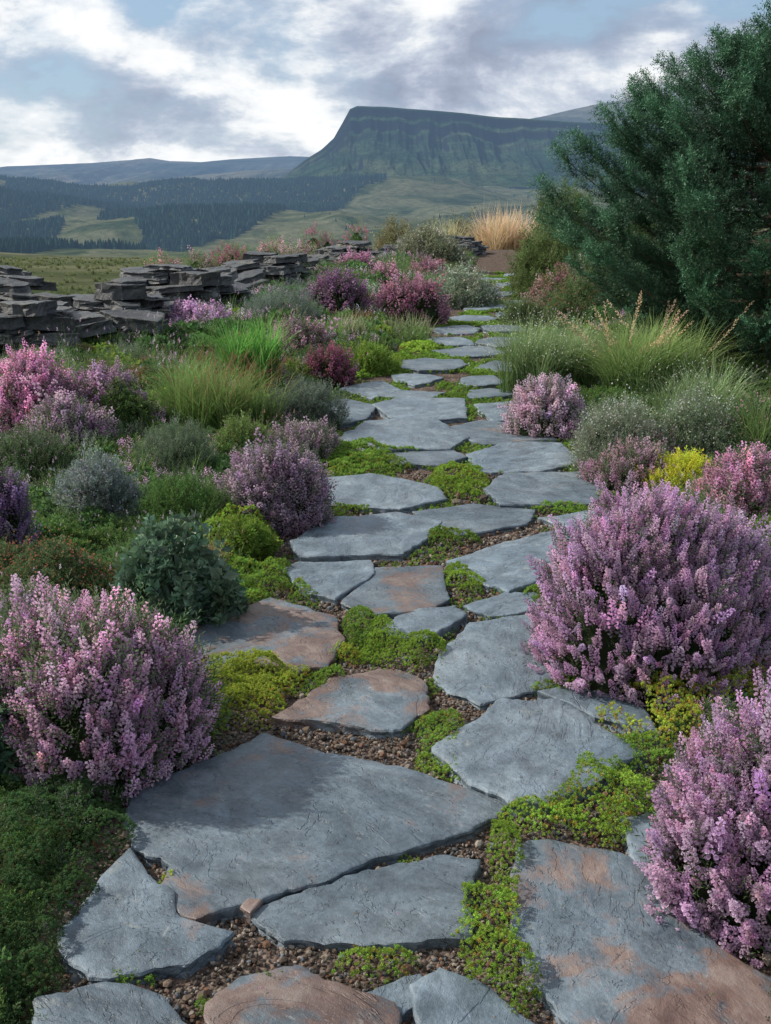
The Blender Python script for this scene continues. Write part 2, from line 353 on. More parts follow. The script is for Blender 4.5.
# ---------------- plant templates
def leafT(L=1.,W=.35,fold=.12,cb=.75,ct=1.1):
    V=np.array([(0,0,0),(-W/2,fold*L*.6,L*.45),(W/2,fold*L*.6,L*.45),(0,.10*L,L),(0,0,L*.5)])
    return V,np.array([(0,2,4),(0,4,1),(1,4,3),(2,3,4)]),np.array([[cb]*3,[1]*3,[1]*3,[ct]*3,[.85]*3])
def simpleleaf(L=1.,W=.3,cb=.75,ct=1.15):
    return np.array([(0,0,0),(-W/2,.05*L,L*.55),(W/2,.05*L,L*.55),(0,0,L)]),np.array([(0,2,1),(1,2,3)]),np.array([[cb]*3,[1]*3,[1]*3,[ct]*3])
def spikeT(nf,L=1.,r=.13,fs=.085,pink=(1,1,1),green=(.05,.08,.03),nl=12,seed=0,z0=.2):
    g=np.random.default_rng(seed); b=Buf()
    bell=(np.array([(0,0,0)]+[(math.cos(a)*.42,math.sin(a)*.42,.95) for a in (0.3,1.87,3.44,5.01)]),np.array([(0,1,2),(0,2,3),(0,3,4),(0,4,1)]),np.array([[.62]*3]+[[1.12]*3]*4))
    i=np.arange(nf); tt=(i+.5)/nf; a=i*2.4+g.random(nf)*.6; z=L*(z0+(.98-z0)*tt); rr=r*(1-.7*tt**2)*.42
    D=np.column_stack([np.cos(a),np.sin(a),.35+1.1*tt]); pos=np.column_stack([np.cos(a)*rr,np.sin(a)*rr,z])
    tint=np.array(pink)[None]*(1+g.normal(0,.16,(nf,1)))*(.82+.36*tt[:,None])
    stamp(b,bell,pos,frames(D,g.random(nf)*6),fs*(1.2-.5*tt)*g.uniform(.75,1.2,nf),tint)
    i=np.arange(nl); a=i*2.4; z=L*(-.1+.4*i/max(nl,1)); D=np.column_stack([np.cos(a),np.sin(a),np.full(nl,.9)])
    stamp(b,simpleleaf(1,.22),np.column_stack([a*0,a*0,z]),frames(D,g.random(nl)*6),.15,np.array(green)[None]*np.ones((nl,1)))
    V=np.array([(.012,0,-.3),(-.006,.01,-.3),(-.006,-.01,-.3),(0,0,L*.95)]); b.add(V,np.array([(0,1,3),(1,2,3),(2,0,3)]),np.array([[.07,.05,.03]]*4)); return b.get()
def sprigT(n,L=.6,leafL=.45,leafW=.2,up=.5,seed=0):
    b=Buf(); i=np.arange(n); tt=i/max(1,n-1); a=i*2.4+seed
    D=np.column_stack([np.cos(a),np.sin(a),up+.9*tt]); pos=np.column_stack([a*0,a*0,tt*L])
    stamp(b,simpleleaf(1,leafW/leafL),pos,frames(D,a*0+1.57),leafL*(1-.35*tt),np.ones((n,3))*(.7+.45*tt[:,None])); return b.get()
def lobes_(c,rx,ry,H,K,seed,tight=0.):
    g=np.random.default_rng(seed+5); o=[(c[0]+g.uniform(-.12,.12)*rx,c[1],c[2],rx*(.62+.16*tight),ry*(.62+.16*tight),H)]
    a0=g.random()*6.28
    for k in range(K):
        a=a0+k/K*6.283+g.uniform(-.35,.35); f=g.uniform(.45,.60)-.12*tight; s=1-f+g.uniform(-.04,.05); 
        o.append((c[0]+math.cos(a)*rx*f,c[1]+math.sin(a)*ry*f,c[2],rx*s,ry*s,H*g.uniform(.45+.22*tight,.92)))
    return o
def dome(n,lobs,lo=-.1,seed=0,shell=(.86,1.02),lob=.12,rag=.14,rmax=1.22,cut=.56):
    ar=np.array([l[3]*l[4]+l[3]*l[5]+l[4]*l[5] for l in lobs]); ar=ar/ar[0]; tot=ar.sum()
    PP=[];NN=[]
    for j,l in enumerate(lobs):
        m=int(n*ar[j]/tot*1.6)+3; d=norm(rng.normal(0,1,(m,3))); d[:,2]=np.where(d[:,2]<lo,-d[:,2],d[:,2])
        e=d/(np.abs(np.hypot(d[:,0],d[:,1]))**2.4+np.abs(d[:,2])**2.4)[:,None]**(1/2.4)
        lump=1-lob+lob*2*fbm(np.arctan2(d[:,1],d[:,0])*1.8+seed*3+10+j,d[:,2]*2.6+seed,3,seed%9)
        q=rng.uniform(*shell,m)*lump; q=q*np.where(rng.random(m)<rag,rng.uniform(1.,rmax,m),1.)
        rr=np.array([l[3],l[4],l[5]]); pos=np.array(l[:3])+e*rr*q[:,None]
        keep=np.ones(m,bool)
        for jj,l2 in enumerate(lobs):
            if jj!=j: keep&=(((pos-np.array(l2[:3]))/np.array(l2[3:]))**2).sum(1)>cut
        PP.append(pos[keep]);NN.append(norm(d/rr)[keep])
    pos=np.concatenate(PP);nn=np.concatenate(NN); c=lobs[0]; pos[:,2]=np.maximum(pos[:,2],c[2])
    return pos,nn,(pos[:,2]-c[2])/c[5]
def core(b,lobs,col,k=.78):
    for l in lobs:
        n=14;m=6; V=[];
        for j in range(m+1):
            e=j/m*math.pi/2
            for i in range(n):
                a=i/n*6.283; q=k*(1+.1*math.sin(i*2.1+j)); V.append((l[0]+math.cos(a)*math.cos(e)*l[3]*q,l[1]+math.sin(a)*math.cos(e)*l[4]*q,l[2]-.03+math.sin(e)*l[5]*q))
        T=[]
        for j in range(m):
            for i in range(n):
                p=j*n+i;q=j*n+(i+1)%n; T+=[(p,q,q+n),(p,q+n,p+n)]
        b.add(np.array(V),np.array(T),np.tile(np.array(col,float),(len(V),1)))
def place(x0,yt,x1,yb):
    z=.08
    for _ in range(2):
        cx,Yf,t=G((x0+x1)/2,yb,z); rx=(x1-x0)/2*t/F; Yc=Yf+rx*.75
        X,zt,tc=AT((x0+x1)/2,yt,Yc); z=float(gz(X,Yf))
    rx=(x1-x0)/2*tc/F; g=float(gz(X,Yc)); return (X,Yc,g),rx,max(.06,zt-g),tc
def heather(box,pink,green=(.065,.095,.045),dens=1.,name='heather_bush',var=.16,gfrac=.25,lo=-.12,K=5,wh_=.16,tight=.35,Ls=1.):
    c,rx,H,t=place(*box); ry=rx*.85; b=Buf(); px=t/F; sd=int(abs(box[0])*7+box[1])%97
    near=px<.0045
    sp=max(.021,4.6*px)/math.sqrt(dens); area=6.283*((rx*ry+rx*H+ry*H)/3)*1.2
    n=int(min(3000,area/sp**2)); nf=int(np.clip(42*.0032/px,9,42)) if near else int(np.clip(26*.005/px,9,24)); L=.10*Ls*max(1,(sp/.026)**.45)
    L=min(L,H*.6)
    lb=lobes_(c,rx*.96,ry*.96,H-L*.25,K,sd,tight)
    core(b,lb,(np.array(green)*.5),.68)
    pos,nn,h=dome(n,lb,lo,sd,lob=.12-.03*tight,rag=.14-.03*tight,rmax=1.22-.06*tight)
    D=norm(nn*(.5+.2*tight)+np.array([0,0,.75])+rng.normal(0,.26,nn.shape)); pos=pos-D*L*.62
    fs=.080/Ls**.5 if near else .1*(26/nf)**.5; rr=.12/Ls**.5 if near else .16
    for q in range(4):
        tp=spikeT(nf,1.,rr,fs,(1,1,1),np.array(green)/np.array(pink),nl=12 if near else 6,seed=q)
        m=np.arange(len(pos))%4==q
        tn=tintv(m.sum(),pink,var,.05); br=np.where(rng.random((m.sum(),1))<.12,.65,1)
        wh=(rng.random((m.sum(),1))<wh_)*.4; tn=tn*br; tn=tn*(1-wh)+wh*np.array([.74,.62,.67])
        stamp(b,tp,pos[m],frames(D[m]),L*rng.lognormal(0,.22,m.sum()),tn)
    m=int(n*gfrac*1.6); pos,nn,h=dome(m,lb,-.15,3,(.78,1.02)); tp=sprigT(9,1.1,.35,.07,.8)
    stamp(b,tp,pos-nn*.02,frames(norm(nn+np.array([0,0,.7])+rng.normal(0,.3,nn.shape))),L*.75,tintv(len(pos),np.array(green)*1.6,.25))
    return obj(name,mesh(name,*b.get(),M_flower))
def mound(box,col,leaf=(.02,.009),name='shrub',kind=0,sprout=.4,lo=-.1,flower=None,fdens=.1,dens=1.,lob=.16,K=6,mat=None):
    c,rx,H,t=place(*box); ry=rx*.85; b=Buf(); px=t/F; sd=int(abs(box[0])*3+box[1])%89
    L=max(leaf[0],3.4*px); sp=L*.78/math.sqrt(dens); area=6.283*((rx*ry+rx*H+ry*H)/3)*1.15; n=int(min(5200,area/sp**2))
    lb=lobes_(c,rx,ry,H*.93,K,sd)
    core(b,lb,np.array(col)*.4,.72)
    pos,nn,h=dome(n,lb,lo,sd,(.78,1.06),lob,.2)
    D=norm(nn*.5+np.array([0,0,.7])+rng.normal(0,sprout,nn.shape)); w=leaf[1]/leaf[0]
    for q in range(3):
        m=np.arange(len(pos))%3==q
        if kind==0: tp=sprigT(8,1.1,.9,.9*w,.4,q)
        elif kind==1: tp=sprigT(12,2.8,.8,.8*w,1.1,q)
        else:
            bb=Buf(); i=np.arange(7); a=i*2.4+q; stamp(bb,leafT(1,w*1.,.14),np.column_stack([a*0,a*0,.12*i]),frames(np.column_stack([np.cos(a),np.sin(a),.15+.16*i]),a*0+1.57),1.-.09*i,np.ones((7,3))*(.7+.09*i[:,None])); tp=bb.get()
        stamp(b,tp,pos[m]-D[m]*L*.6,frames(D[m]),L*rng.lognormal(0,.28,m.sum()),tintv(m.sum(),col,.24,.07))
    if flower is not None:
        n=int(n*fdens)+4; pos,nn,h=dome(n,lb,.05,4,(1.0,1.16)); tp=sprigT(6,.4,.6,.45,.5)
        stamp(b,tp,pos,frames(nn+rng.normal(0,.4,nn.shape)),max(.008,2.0*px),tintv(len(pos),flower,.12,.05))
    return obj(name,mesh(name,*b.get(),mat or M_leaf))
def blades(b,pos,az,lean,L,w,c0,c1,segs=4,var=.2):
    n=len(pos); t=np.linspace(0,1,segs+1)[None]; le=lean[:,None];LL=L[:,None]
    hr=LL*le*t**1.9; hz=LL*(t-.42*le*t**2.6); wv=w[:,None]*(1-t**1.6)
    dx=np.cos(az)[:,None];dy=np.sin(az)[:,None]
    cx=pos[:,0:1]+dx*hr; cy=pos[:,1:2]+dy*hr; cz=pos[:,2:3]+hz
    A=np.stack([cx-dy*wv/2,cy+dx*wv/2,cz],-1);B=np.stack([cx+dy*wv/2,cy-dx*wv/2,cz],-1)
    V=np.stack([A,B],2).reshape(n,-1,3); k=2*(segs+1)
    f=[]
    for s in range(segs): f+=[(2*s,2*s+1,2*s+3),(2*s,2*s+3,2*s+2)]
    T=(np.array(f)[None]+(np.arange(n)*k)[:,None,None]).reshape(-1,3)
    tn=1+rng.normal(0,var,(n,1,1)); tt=np.repeat(t[0],2)[None,:,None]
    C=(np.array(c0)*(1-tt)+np.array(c1)*tt)*tn*(1+rng.normal(0,.06,(n,1,3))); b.add(V.reshape(-1,3),T,np.clip(C,.003,1).reshape(-1,3))
    return np.stack([cx[:,-1],cy[:,-1],cz[:,-1]],-1)
def grass(box,n,c0,c1,lean=(.1,.9),w=.006,name='grass_tuft',spread=.35,plume=None,np_=0,flower=None,nfl=0,psz=1.,nc=7,seg=5):
    c,rx,H,t=place(*box); b=Buf(); px=t/F
    ca=rng.random(nc)*6.283; cr=np.sqrt(rng.random(nc))*spread*rx*.8; cxs=np.cos(ca)*cr; cys=np.sin(ca)*cr*.8
    def P_(n,sp):
        q=rng.integers(0,nc,n); a=rng.random(n)*6.283; r=rx*.13*rng.random(n)+.0; x=cxs[q]*sp/spread+np.cos(a)*r; y=cys[q]*sp/spread+np.sin(a)*r
        return np.column_stack([c[0]+x,c[1]+y,np.full(n,c[2]-.03)]),a
    p,a=P_(n,spread); az=a+rng.normal(0,.6,n); L=H*rng.uniform(.55,1.12,n)*(.8+.3*vn(p[:,0]*4,p[:,1]*4,2)); le=rng.uniform(*lean,n)
    blades(b,p,az,le,L,np.full(n,max(w,1.1*px))*rng.uniform(.6,1.3,n),c0,c1,seg)
    tp=sprigT(12,1.8,.5,.22,1.2)
    if np_:
        p,a=P_(np_,spread); az=a+rng.normal(0,.5,np_); le=rng.uniform(.2,.7,np_); tip=blades(b,p,az,le,H*rng.uniform(.95,1.2,np_),np.full(np_,max(.003,.6*px)),c0,plume)
        dd=np.column_stack([np.cos(az)*le*1.2,np.sin(az)*le*1.2,1-.9*le])
        for k in range(4):
            q=tip-norm(dd)*k*H*.045*psz; stamp(b,tp,q,frames(dd+rng.normal(0,.08,(np_,3))),max(.012,2.2*px)*psz,tintv(np_,plume,.15))
    if nfl:
        p,a=P_(nfl,spread*1.6); tip=blades(b,p,a,rng.uniform(.1,.9,nfl),H*rng.uniform(.5,1.05,nfl),np.full(nfl,max(.002,.5*px)),c0,c1)
        stamp(b,sprigT(6,.4,.6,.5,.4),tip,frames(rng.normal(0,1,(nfl,3))+np.array([0,0,1])),max(.007,1.5*px),tintv(nfl,flower,.1,.03))
    return obj(name,mesh(name,*b.get(),M_leaf))

LIL=(.63,.44,.60); PNK=(.63,.35,.50); MAU=(.44,.32,.41); MAG=(.44,.16,.26); PUR=(.38,.24,.43)
heather((-60,606,214,800),(.64,.43,.56),dens=.9,gfrac=.9,wh_=.3,tight=.5)
heather((532,490,806,705),LIL,dens=1.35,gfrac=.4,K=6,tight=.8,Ls=.82)
heather((660,706,884,972),(.64,.45,.60),dens=1.3,gfrac=.35,K=6,tight=.8,Ls=.85)
heather((210,446,332,540),MAU,(.08,.10,.06),gfrac=.6,tight=.6)
heather((-40,352,80,442),PNK,gfrac=.6,tight=.4); heather((-40,468,26,560),PUR,gfrac=.5)
heather((50,366,152,436),(.56,.35,.50),gfrac=.8,tight=.4)
heather((155,302,236,337),(.54,.35,.52)); heather((300,268,372,322),(.40,.22,.36),gfrac=.5,tight=.5); heather((368,275,452,330),(.52,.26,.37),gfrac=.5,tight=.5); heather((360,262,405,290),(.55,.32,.4))
heather((300,347,358,395),MAG,(.07,.08,.04),gfrac=.9); heather((258,320,332,362),(.5,.33,.40),gfrac=.9); heather((262,426,342,462),(.43,.32,.38),(.08,.10,.06),gfrac=.8)
heather((505,376,592,448),(.60,.46,.54),gfrac=.6,tight=.6); heather((585,444,680,494),(.56,.37,.46),gfrac=1.); heather((700,452,800,518),(.60,.36,.48),gfrac=.8)
heather((692,655,800,708),(.62,.30,.43),dens=.7,gfrac=.9); heather((400,258,450,285),(.48,.24,.33))
heather((330,250,380,280),(.48,.26,.37)); heather((525,268,600,312),(.38,.22,.22),(.08,.12,.04),gfrac=1.4)
heather((615,425,700,470),(.54,.43,.46),gfrac=1.1); heather((20,400,110,450),(.48,.34,.44),gfrac=1.2); heather((-20,590,70,660),(.54,.40,.50),gfrac=1.1)
for bx,cc_ in [((135,252,185,276),(.50,.24,.34)),((170,250,222,270),(.55,.38,.42)),((205,243,262,266),(.50,.18,.28)),((245,236,302,258),(.55,.34,.40)),((290,225,342,250),(.52,.20,.32)),((335,218,374,242),(.46,.16,.26)),((270,242,330,262),(.56,.40,.42))]:
    heather(bx,cc_,(.10,.16,.06),gfrac=2.2,dens=.6)
mound((98,518,242,634),(.100,.165,.100),(.046,.027),'leafy_shrub',2,.4,dens=1.1,mat=M_gloss)
mound((-60,690,12,800),(.04,.09,.05),(.055,.018),'leafy_shrub',2,.4,mat=M_gloss)
mound((130,425,218,482),(.12,.16,.10),(.014,.003),'heath_shrub',1)
mound((140,476,240,535),(.09,.16,.05),(.014,.004),'heath_shrub',1)
mound((50,456,140,528),(.17,.20,.18),(.018,.007),'silver_leaf_shrub',1,flower=(.45,.45,.6),fdens=.2)
mound((-30,434,70,490),(.10,.14,.07),(.014,.004),'heath_shrub',1,flower=(.5,.35,.5),fdens=.2)
mound((210,518,278,576),(.14,.21,.04),(.012,.006),'euphorbia_shrub',0)
mound((-40,540,115,622),(.08,.11,.05),(.012,.005),'heath_shrub',0,flower=(.34,.13,.08),fdens=.25)
mound((238,288,322,332),(.17,.21,.17),(.03,.005),'lavender_shrub',1)
mound((342,347,400,380),(.16,.24,.05),(.02,.008),'euphorbia_shrub',1)
mound((80,385,150,440),(.10,.15,.05),(.02,.009),'euphorbia_shrub',0)
mound((575,400,680,478),(.20,.23,.16),(.02,.005),'silver_leaf_shrub',1,.6,flower=(.6,.6,.56),fdens=.3)
mound((655,392,750,470),(.17,.21,.13),(.02,.005),'silver_leaf_shrub',1,.6,flower=(.6,.6,.56),fdens=.3)
mound((648,458,722,494),(.38,.39,.05),(.012,.006),'yellow_sedum',1)
mound((300,330,345,350),(.12,.18,.06),(.02,.006),'heath_shrub',1)
mound((255,384,345,430),(.14,.17,.13),(.02,.005),'lavender_shrub',1)
mound((215,418,270,460),(.13,.18,.06),(.016,.005),'heath_shrub',1)
mound((720,398,800,470),(.09,.14,.06),(.02,.006),'heath_shrub',1,flower=(.6,.3,.4),fdens=.2)
mound((420,270,500,312),(.17,.20,.14),(.02,.006),'silver_leaf_shrub',1,.6,flower=(.6,.6,.55),fdens=.3)
mound((395,228,470,270),(.16,.17,.11),(.02,.006),'heath_shrub',1,.7,flower=(.5,.48,.42),fdens=.3)
mound((440,218,482,250),(.16,.17,.10),(.02,.006),'heath_shrub',1,.7)
mound((370,222,420,247),(.16,.15,.08),(.02,.006),'heath_shrub',1,.6)
mound((535,185,600,262),(.10,.14,.05),(.02,.006),'gorse_shrub',1,.6)
mound((510,226,600,300),(.12,.16,.06),(.02,.006),'gorse_shrub',1,.6)
mound((585,215,680,300),(.07,.10,.04),(.02,.006),'gorse_shrub',1,.6)
mound((545,278,620,325),(.10,.14,.06),(.02,.006),'gorse_shrub',1,.6,flower=(.4,.16,.14),fdens=.2)
mound((500,302,545,330),(.13,.17,.08),(.02,.006),'heath_shrub',1,.6)
mound((395,332,430,350),(.13,.19,.07),(.02,.006),'heath_shrub',1,.6)
grass((200,306,308,392),560,(.07,.19,.04),(.16,.34,.08),(.15,.75),.017,nc=10,spread=.6)
grass((150,340,235,420),450,(.07,.16,.04),(.15,.27,.08),(.15,.8),.009,nc=10,spread=.7)
grass((498,302,612,402),2200,(.10,.16,.06),(.25,.33,.16),(.1,.95),.004,flower=(.65,.65,.57),nfl=850,spread=.7,nc=16)
grass((585,300,735,412),2200,(.09,.16,.05),(.24,.32,.12),(.2,1.0),.007,plume=(.50,.35,.22),np_=18,spread=.7,psz=3.6,nc=12)
grass((640,345,760,430),900,(.09,.15,.06),(.22,.29,.14),(.2,1.0),.004,spread=.8,nc=14,flower=(.6,.6,.55),nfl=200)
grass((472,196,548,247),1700,(.36,.27,.16),(.56,.44,.30),(.1,.85),.004,name='dry_grass_tuft',spread=.85,nc=12)
grass((145,348,290,442),1800,(.08,.14,.04),(.15,.23,.07),(.1,.9),.004,spread=.95,plume=(.30,.12,.10),np_=240,psz=.6,nc=26)
grass((410,212,480,252),500,(.14,.15,.07),(.34,.30,.18),(.1,.6),.004,spread=.8,name='dry_grass_tuft',nc=14)
grass((535,180,590,215),400,(.12,.15,.06),(.26,.26,.12),(.1,.5),.004,spread=.8,nc=12)
grass((740,380,800,470),400,(.07,.12,.04),(.18,.25,.09),(.1,.8),.005,spread=.6)
grass((330,300,372,345),250,(.12,.16,.08),(.28,.29,.17),(.1,.7),.004,spread=.7)
grass((380,300,440,345),250,(.12,.16,.07),(.24,.27,.15),(.1,.8),.004,spread=.8,nc=12)

# ---------------- sedum mats
sedT=[sprigT(9,.55,.62,.40,.25,q) for q in range(3)]
def mat_(cx,cy,rx,ry,col,hgt=.035,name='sedum_mat',over=-.016):
    hgt*=1.4
    X0,Y0,t=G(cx,cy,0); wx=rx*t/F; y1=G(cx,cy-ry)[1];y0=G(cx,cy+ry)[1]; wy=(y1-y0)/2; Y0=(y0+y1)/2; px=t/F
    sp=max(.0085,2.3*px); n=int(wx*wy*3.1416*1.9/sp**2)
    a=rng.random(n)*6.283; r=np.sqrt(rng.random(n))*1.15; rb=.66+.62*fbm(np.cos(a)*2.4+cx*.1+20,np.sin(a)*2.4+cy*.1,3,5); k=r<rb; a=a[k];r=r[k];rb=rb[k]
    x=X0+np.cos(a)*r*wx;y=Y0+np.sin(a)*r*wy; k=~inside(x,y,over); x=x[k];y=y[k];rr=(r/rb)[k]
    if len(x)==0: return
    g=np.maximum(gz(x,y),0)+.0; bump=.40+1.2*fbm(x*13+3,y*13,2,7)
    z=g+hgt*np.sqrt(np.clip(1-rr**3,0,1))*bump+rng.normal(0,.003,len(x))
    b=Buf(); cv=.68+.75*fbm(x*9,y*9,3,1)
    br=fbm(x*4+5,y*4,3,12)[:,None]
    for q in range(3):
        m=np.arange(len(x))%3==q; D=np.column_stack([rng.normal(0,.35,m.sum()),rng.normal(0,.35,m.sum()),np.ones(m.sum())])
        tn=tintv(m.sum(),col,.16,.07)*cv[m][:,None]; tn=np.where((rng.random((m.sum(),1))<.12*(br[m]>.5)),tn*np.array([1.3,.65,.8]),tn)
        stamp(b,sedT[q],np.column_stack([x,y,z])[m]-np.array([0,0,.004]),frames(D),sp*1.15*rng.uniform(.65,1.2,m.sum()),tn)
    obj(name,mesh(name,*b.get(),M_leaf))
YG=(.28,.33,.055); GR=(.145,.235,.045); DG=(.06,.11,.042); BG=(.20,.30,.05)
for a in [(235,702,60,40,YG,.06),(270,680,48,26,YG,.05),(195,715,30,30,BG,.05),(400,650,44,26,BG,.05),(362,636,22,26,GR,.04),(330,690,20,20,GR,.03),(465,583,24,16,BG,.045),(310,594,22,10,GR,.04),(250,585,45,18,GR,.05),
 (240,545,38,26,BG,.07),(447,541,34,8,GR,.03),(460,484,34,18,BG,.04),(365,462,60,18,GR,.05),(352,509,26,8,GR,.03),(560,511,40,7,GR,.03),(552,690,45,10,GR,.04),(440,735,26,24,GR,.035),(448,770,34,16,BG,.03),
 (650,725,52,30,YG,.07),(720,712,60,24,YG,.08),(600,808,66,44,BG,.065),(540,828,50,14,BG,.04),(507,872,18,46,BG,.04),(480,925,60,30,BG,.045),(378,975,44,16,BG,.04),(500,985,46,44,BG,.04),(545,950,30,30,GR,.03),(172,887,14,10,YG,.02),
 (60,850,80,60,DG,.06),(30,930,60,60,DG,.06),(100,800,60,30,DG,.07),(10,1000,60,40,DG,.05),(270,990,40,8,GR,.02),(600,690,60,22,GR,.04),(420,462,30,6,GR,.02),(640,760,40,20,GR,.04),(660,860,24,10,GR,.03),(520,560,12,6,GR,.02),(130,985,30,10,GR,.02),
 (310,560,14,6,GR,.02),(455,535,16,5,GR,.02),(420,350,20,5,BG,.05),(400,365,14,6,BG,.05),(350,375,22,8,BG,.05),(540,430,14,6,GR,.04),(470,470,14,5,GR,.02),(600,500,16,6,GR,.04),(540,600,20,10,GR,.03),(350,660,16,8,YG,.03),(205,1010,12,8,GR,.02),(620,830,20,18,BG,.05),(330,655,14,14,BG,.03),(210,600,60,16,GR,.05),(170,640,50,22,DG,.06)]:
    mat_(*a)
b=Buf(); n=60000; y=2.2*(24/2.2)**rng.random(n); u=rng.random(n); x=pL(y)*(1-u)+pR(y)*u
edge=np.minimum(u,1-u)
k=(fbm(x*3.2,y*3.2,4,2)+.12*ss((y-4)/6)-.16*ss((y-11)/5)-.35*ss((3.6-y)/1.2)+.12*ss((.15-edge)/.15)>.50)&~inside(x,y,-.008); x=x[k];y=y[k]
if len(x)>24000: x=x[:24000];y=y[:24000]
s=np.maximum(.011,y*.0028); z=np.maximum(gz(x,y),.0)+rng.uniform(0,.02,len(x)); cv=.6+.8*fbm(x*5,y*5,3,1)
stamp(b,sedT[0],np.column_stack([x,y,z]),frames(np.column_stack([rng.normal(0,.35,(len(x),2)),np.ones(len(x))])),s*rng.uniform(.7,1.3,len(x)),tintv(len(x),np.array(GR)*.85,.2,.08)*cv[:,None])
obj('joint_moss',mesh('joint_moss',*b.get(),M_leaf))

# ---------------- instanced ground cover
def scatter(name,child,pts,scales,tilt=.12):
    n=len(pts); a=rng.random(n)*6.283; r=np.asarray(scales)/1.1398
    V=np.zeros((n,3,3)); 
    for k in range(3):
        V[:,k,0]=pts[:,0]+np.cos(a+k*2.0944)*r; V[:,k,1]=pts[:,1]+np.sin(a+k*2.0944)*r; V[:,k,2]=pts[:,2]+rng.normal(0,tilt,n)*r
    o=obj(name,mesh(name,V.reshape(-1,3),np.arange(n*3).reshape(-1,3)))
    obj(name+'_clump',child,o); o.instance_type='FACES'; o.use_instance_faces_scale=True; o.instance_faces_scale=1.0
    o.show_instancer_for_render=False; o.show_instancer_for_viewport=False; return o
def clump(kind,col,fl=None,n=105):
    b=Buf()
    d=norm(rng.normal(0,1,(n,3))); d[:,2]=np.abs(d[:,2]); r=rng.uniform(.6,1.08,n)[:,None]; p=d*r*np.array([.5,.5,.34])
    D=norm(d+np.array([0,0,.7])+rng.normal(0,.3,(n,3)))
    tp={0:sprigT(8,1.,.8,.42,.4),1:sprigT(10,2.6,.7,.16,1.),2:sprigT(9,1.6,.7,.3,.7),3:sprigT(6,.8,1.3,.75,.3)}[kind]
    stamp(b,tp,p,frames(D),rng.uniform(.07,.14,n),tintv(n,col,.25,.08))
    if fl is not None:
        m=26; d=norm(rng.normal(0,1,(m,3))); d[:,2]=np.abs(d[:,2]); stamp(b,spikeT(12,1,.13,.12,(1,1,1),(.2,.3,.1),4),d*np.array([.45,.45,.3]),frames(d+np.array([0,0,1.4])),.30,tintv(m,fl,.2))
    return mesh('clump',*b.get(),M_leaf)
def bedpts(n,ymin,ymax,wid):
    y=ymin*(ymax/ymin)**rng.random(n); side=rng.random(n)<.58; off=wid*rng.random(n)*(.35+.65*np.minimum(1,y/6))
    return np.where(side,pL(y)-off,pR(y)+off),y
specs=[('low_groundcover',0,(.10,.165,.05),None,2300),('heath_groundcover',1,(.09,.14,.055),None,1600),('grey_groundcover',1,(.15,.18,.13),None,700),('flowering_groundcover',2,(.08,.12,.05),(.54,.37,.49),950),('russet_groundcover',2,(.16,.10,.055),None,400),('bright_groundcover',0,(.17,.24,.05),None,800),('pale_groundcover',1,(.14,.17,.10),(.55,.52,.52),350),('leafy_groundcover',3,(.08,.15,.055),None,900)]
for i_,(nm,kd,col,fl,n) in enumerate(specs):
    x,y=bedpts(n*2,1.2,34,5.0); zone=fbm(x*1.1+i_*7,y*.9+i_*5,3,i_); k=zone>np.median(zone); x=x[k];y=y[k]
    s=np.clip(.08+.022*y,.10,.5)*rng.uniform(.7,1.3,len(x)); d=np.maximum(pL(y)-x,x-pR(y)); s=np.minimum(s,.08+d*.6)
    wl=(x<wallx(y)+.55)&(y>8.2); x=x[~wl];y=y[~wl];s=s[~wl]
    scatter(nm,clump(kd,col,fl),np.column_stack([x,y,gz(x,y)-.01]),s)
def gclump(n,wd,c0,c1,seg=3,pl=None,sp=.3):
    b=Buf(); a=rng.random(n)*6.28; r=sp*rng.random(n); p=np.column_stack([np.cos(a)*r,np.sin(a)*r,np.zeros(n)]); tip=blades(b,p,a+rng.normal(0,.5,n),rng.uniform(.1,.9,n),rng.uniform(.4,1.1,n),np.full(n,wd),c0,c1,seg)
    if pl is not None: stamp(b,sprigT(8,1.2,.5,.25,1.),tip[:n//4],frames(rng.normal(0,.3,(n//4,3))+np.array([0,0,1])),.07,tintv(n//4,pl,.15))
    return mesh('grass_clump',*b.get(),M_leaf)
for nm,cl,n in [('wild_grass',gclump(55,.018,(.08,.14,.04),(.18,.27,.08),4),220),('seeding_grass',gclump(50,.014,(.12,.14,.06),(.30,.28,.16),4,(.40,.26,.20)),110),('wild_flowers',gclump(36,.012,(.08,.13,.05),(.16,.22,.09),3,(.60,.40,.55)),380)]:
    x,y=bedpts(n,3.6,32,4.6); d=np.maximum(pL(y)-x,x-pR(y)); k=(d>.12)&~((x<wallx(y)+.3)&(y>8.2)); x=x[k];y=y[k]
    scatter(nm,cl,np.column_stack([x,y,gz(x,y)-.01]),rng.uniform(.14,.32,len(x))*np.clip(y/8,.75,1.4),.1)
n=6500; y=11*(160/11)**rng.random(n); x=rng.uniform(-.75,.6,n)*y; k=((x<wallx(np.clip(y,8.6,34))-.7)|(y>38)); x=x[k];y=y[k]
scatter('pasture_grass',gclump(50,.05,(.07,.09,.035),(.15,.16,.08)),np.column_stack([x,y,gz(x,y)-.02]),np.clip(.08+.003*y,.1,.35)*rng.uniform(.5,1.3,len(x)))

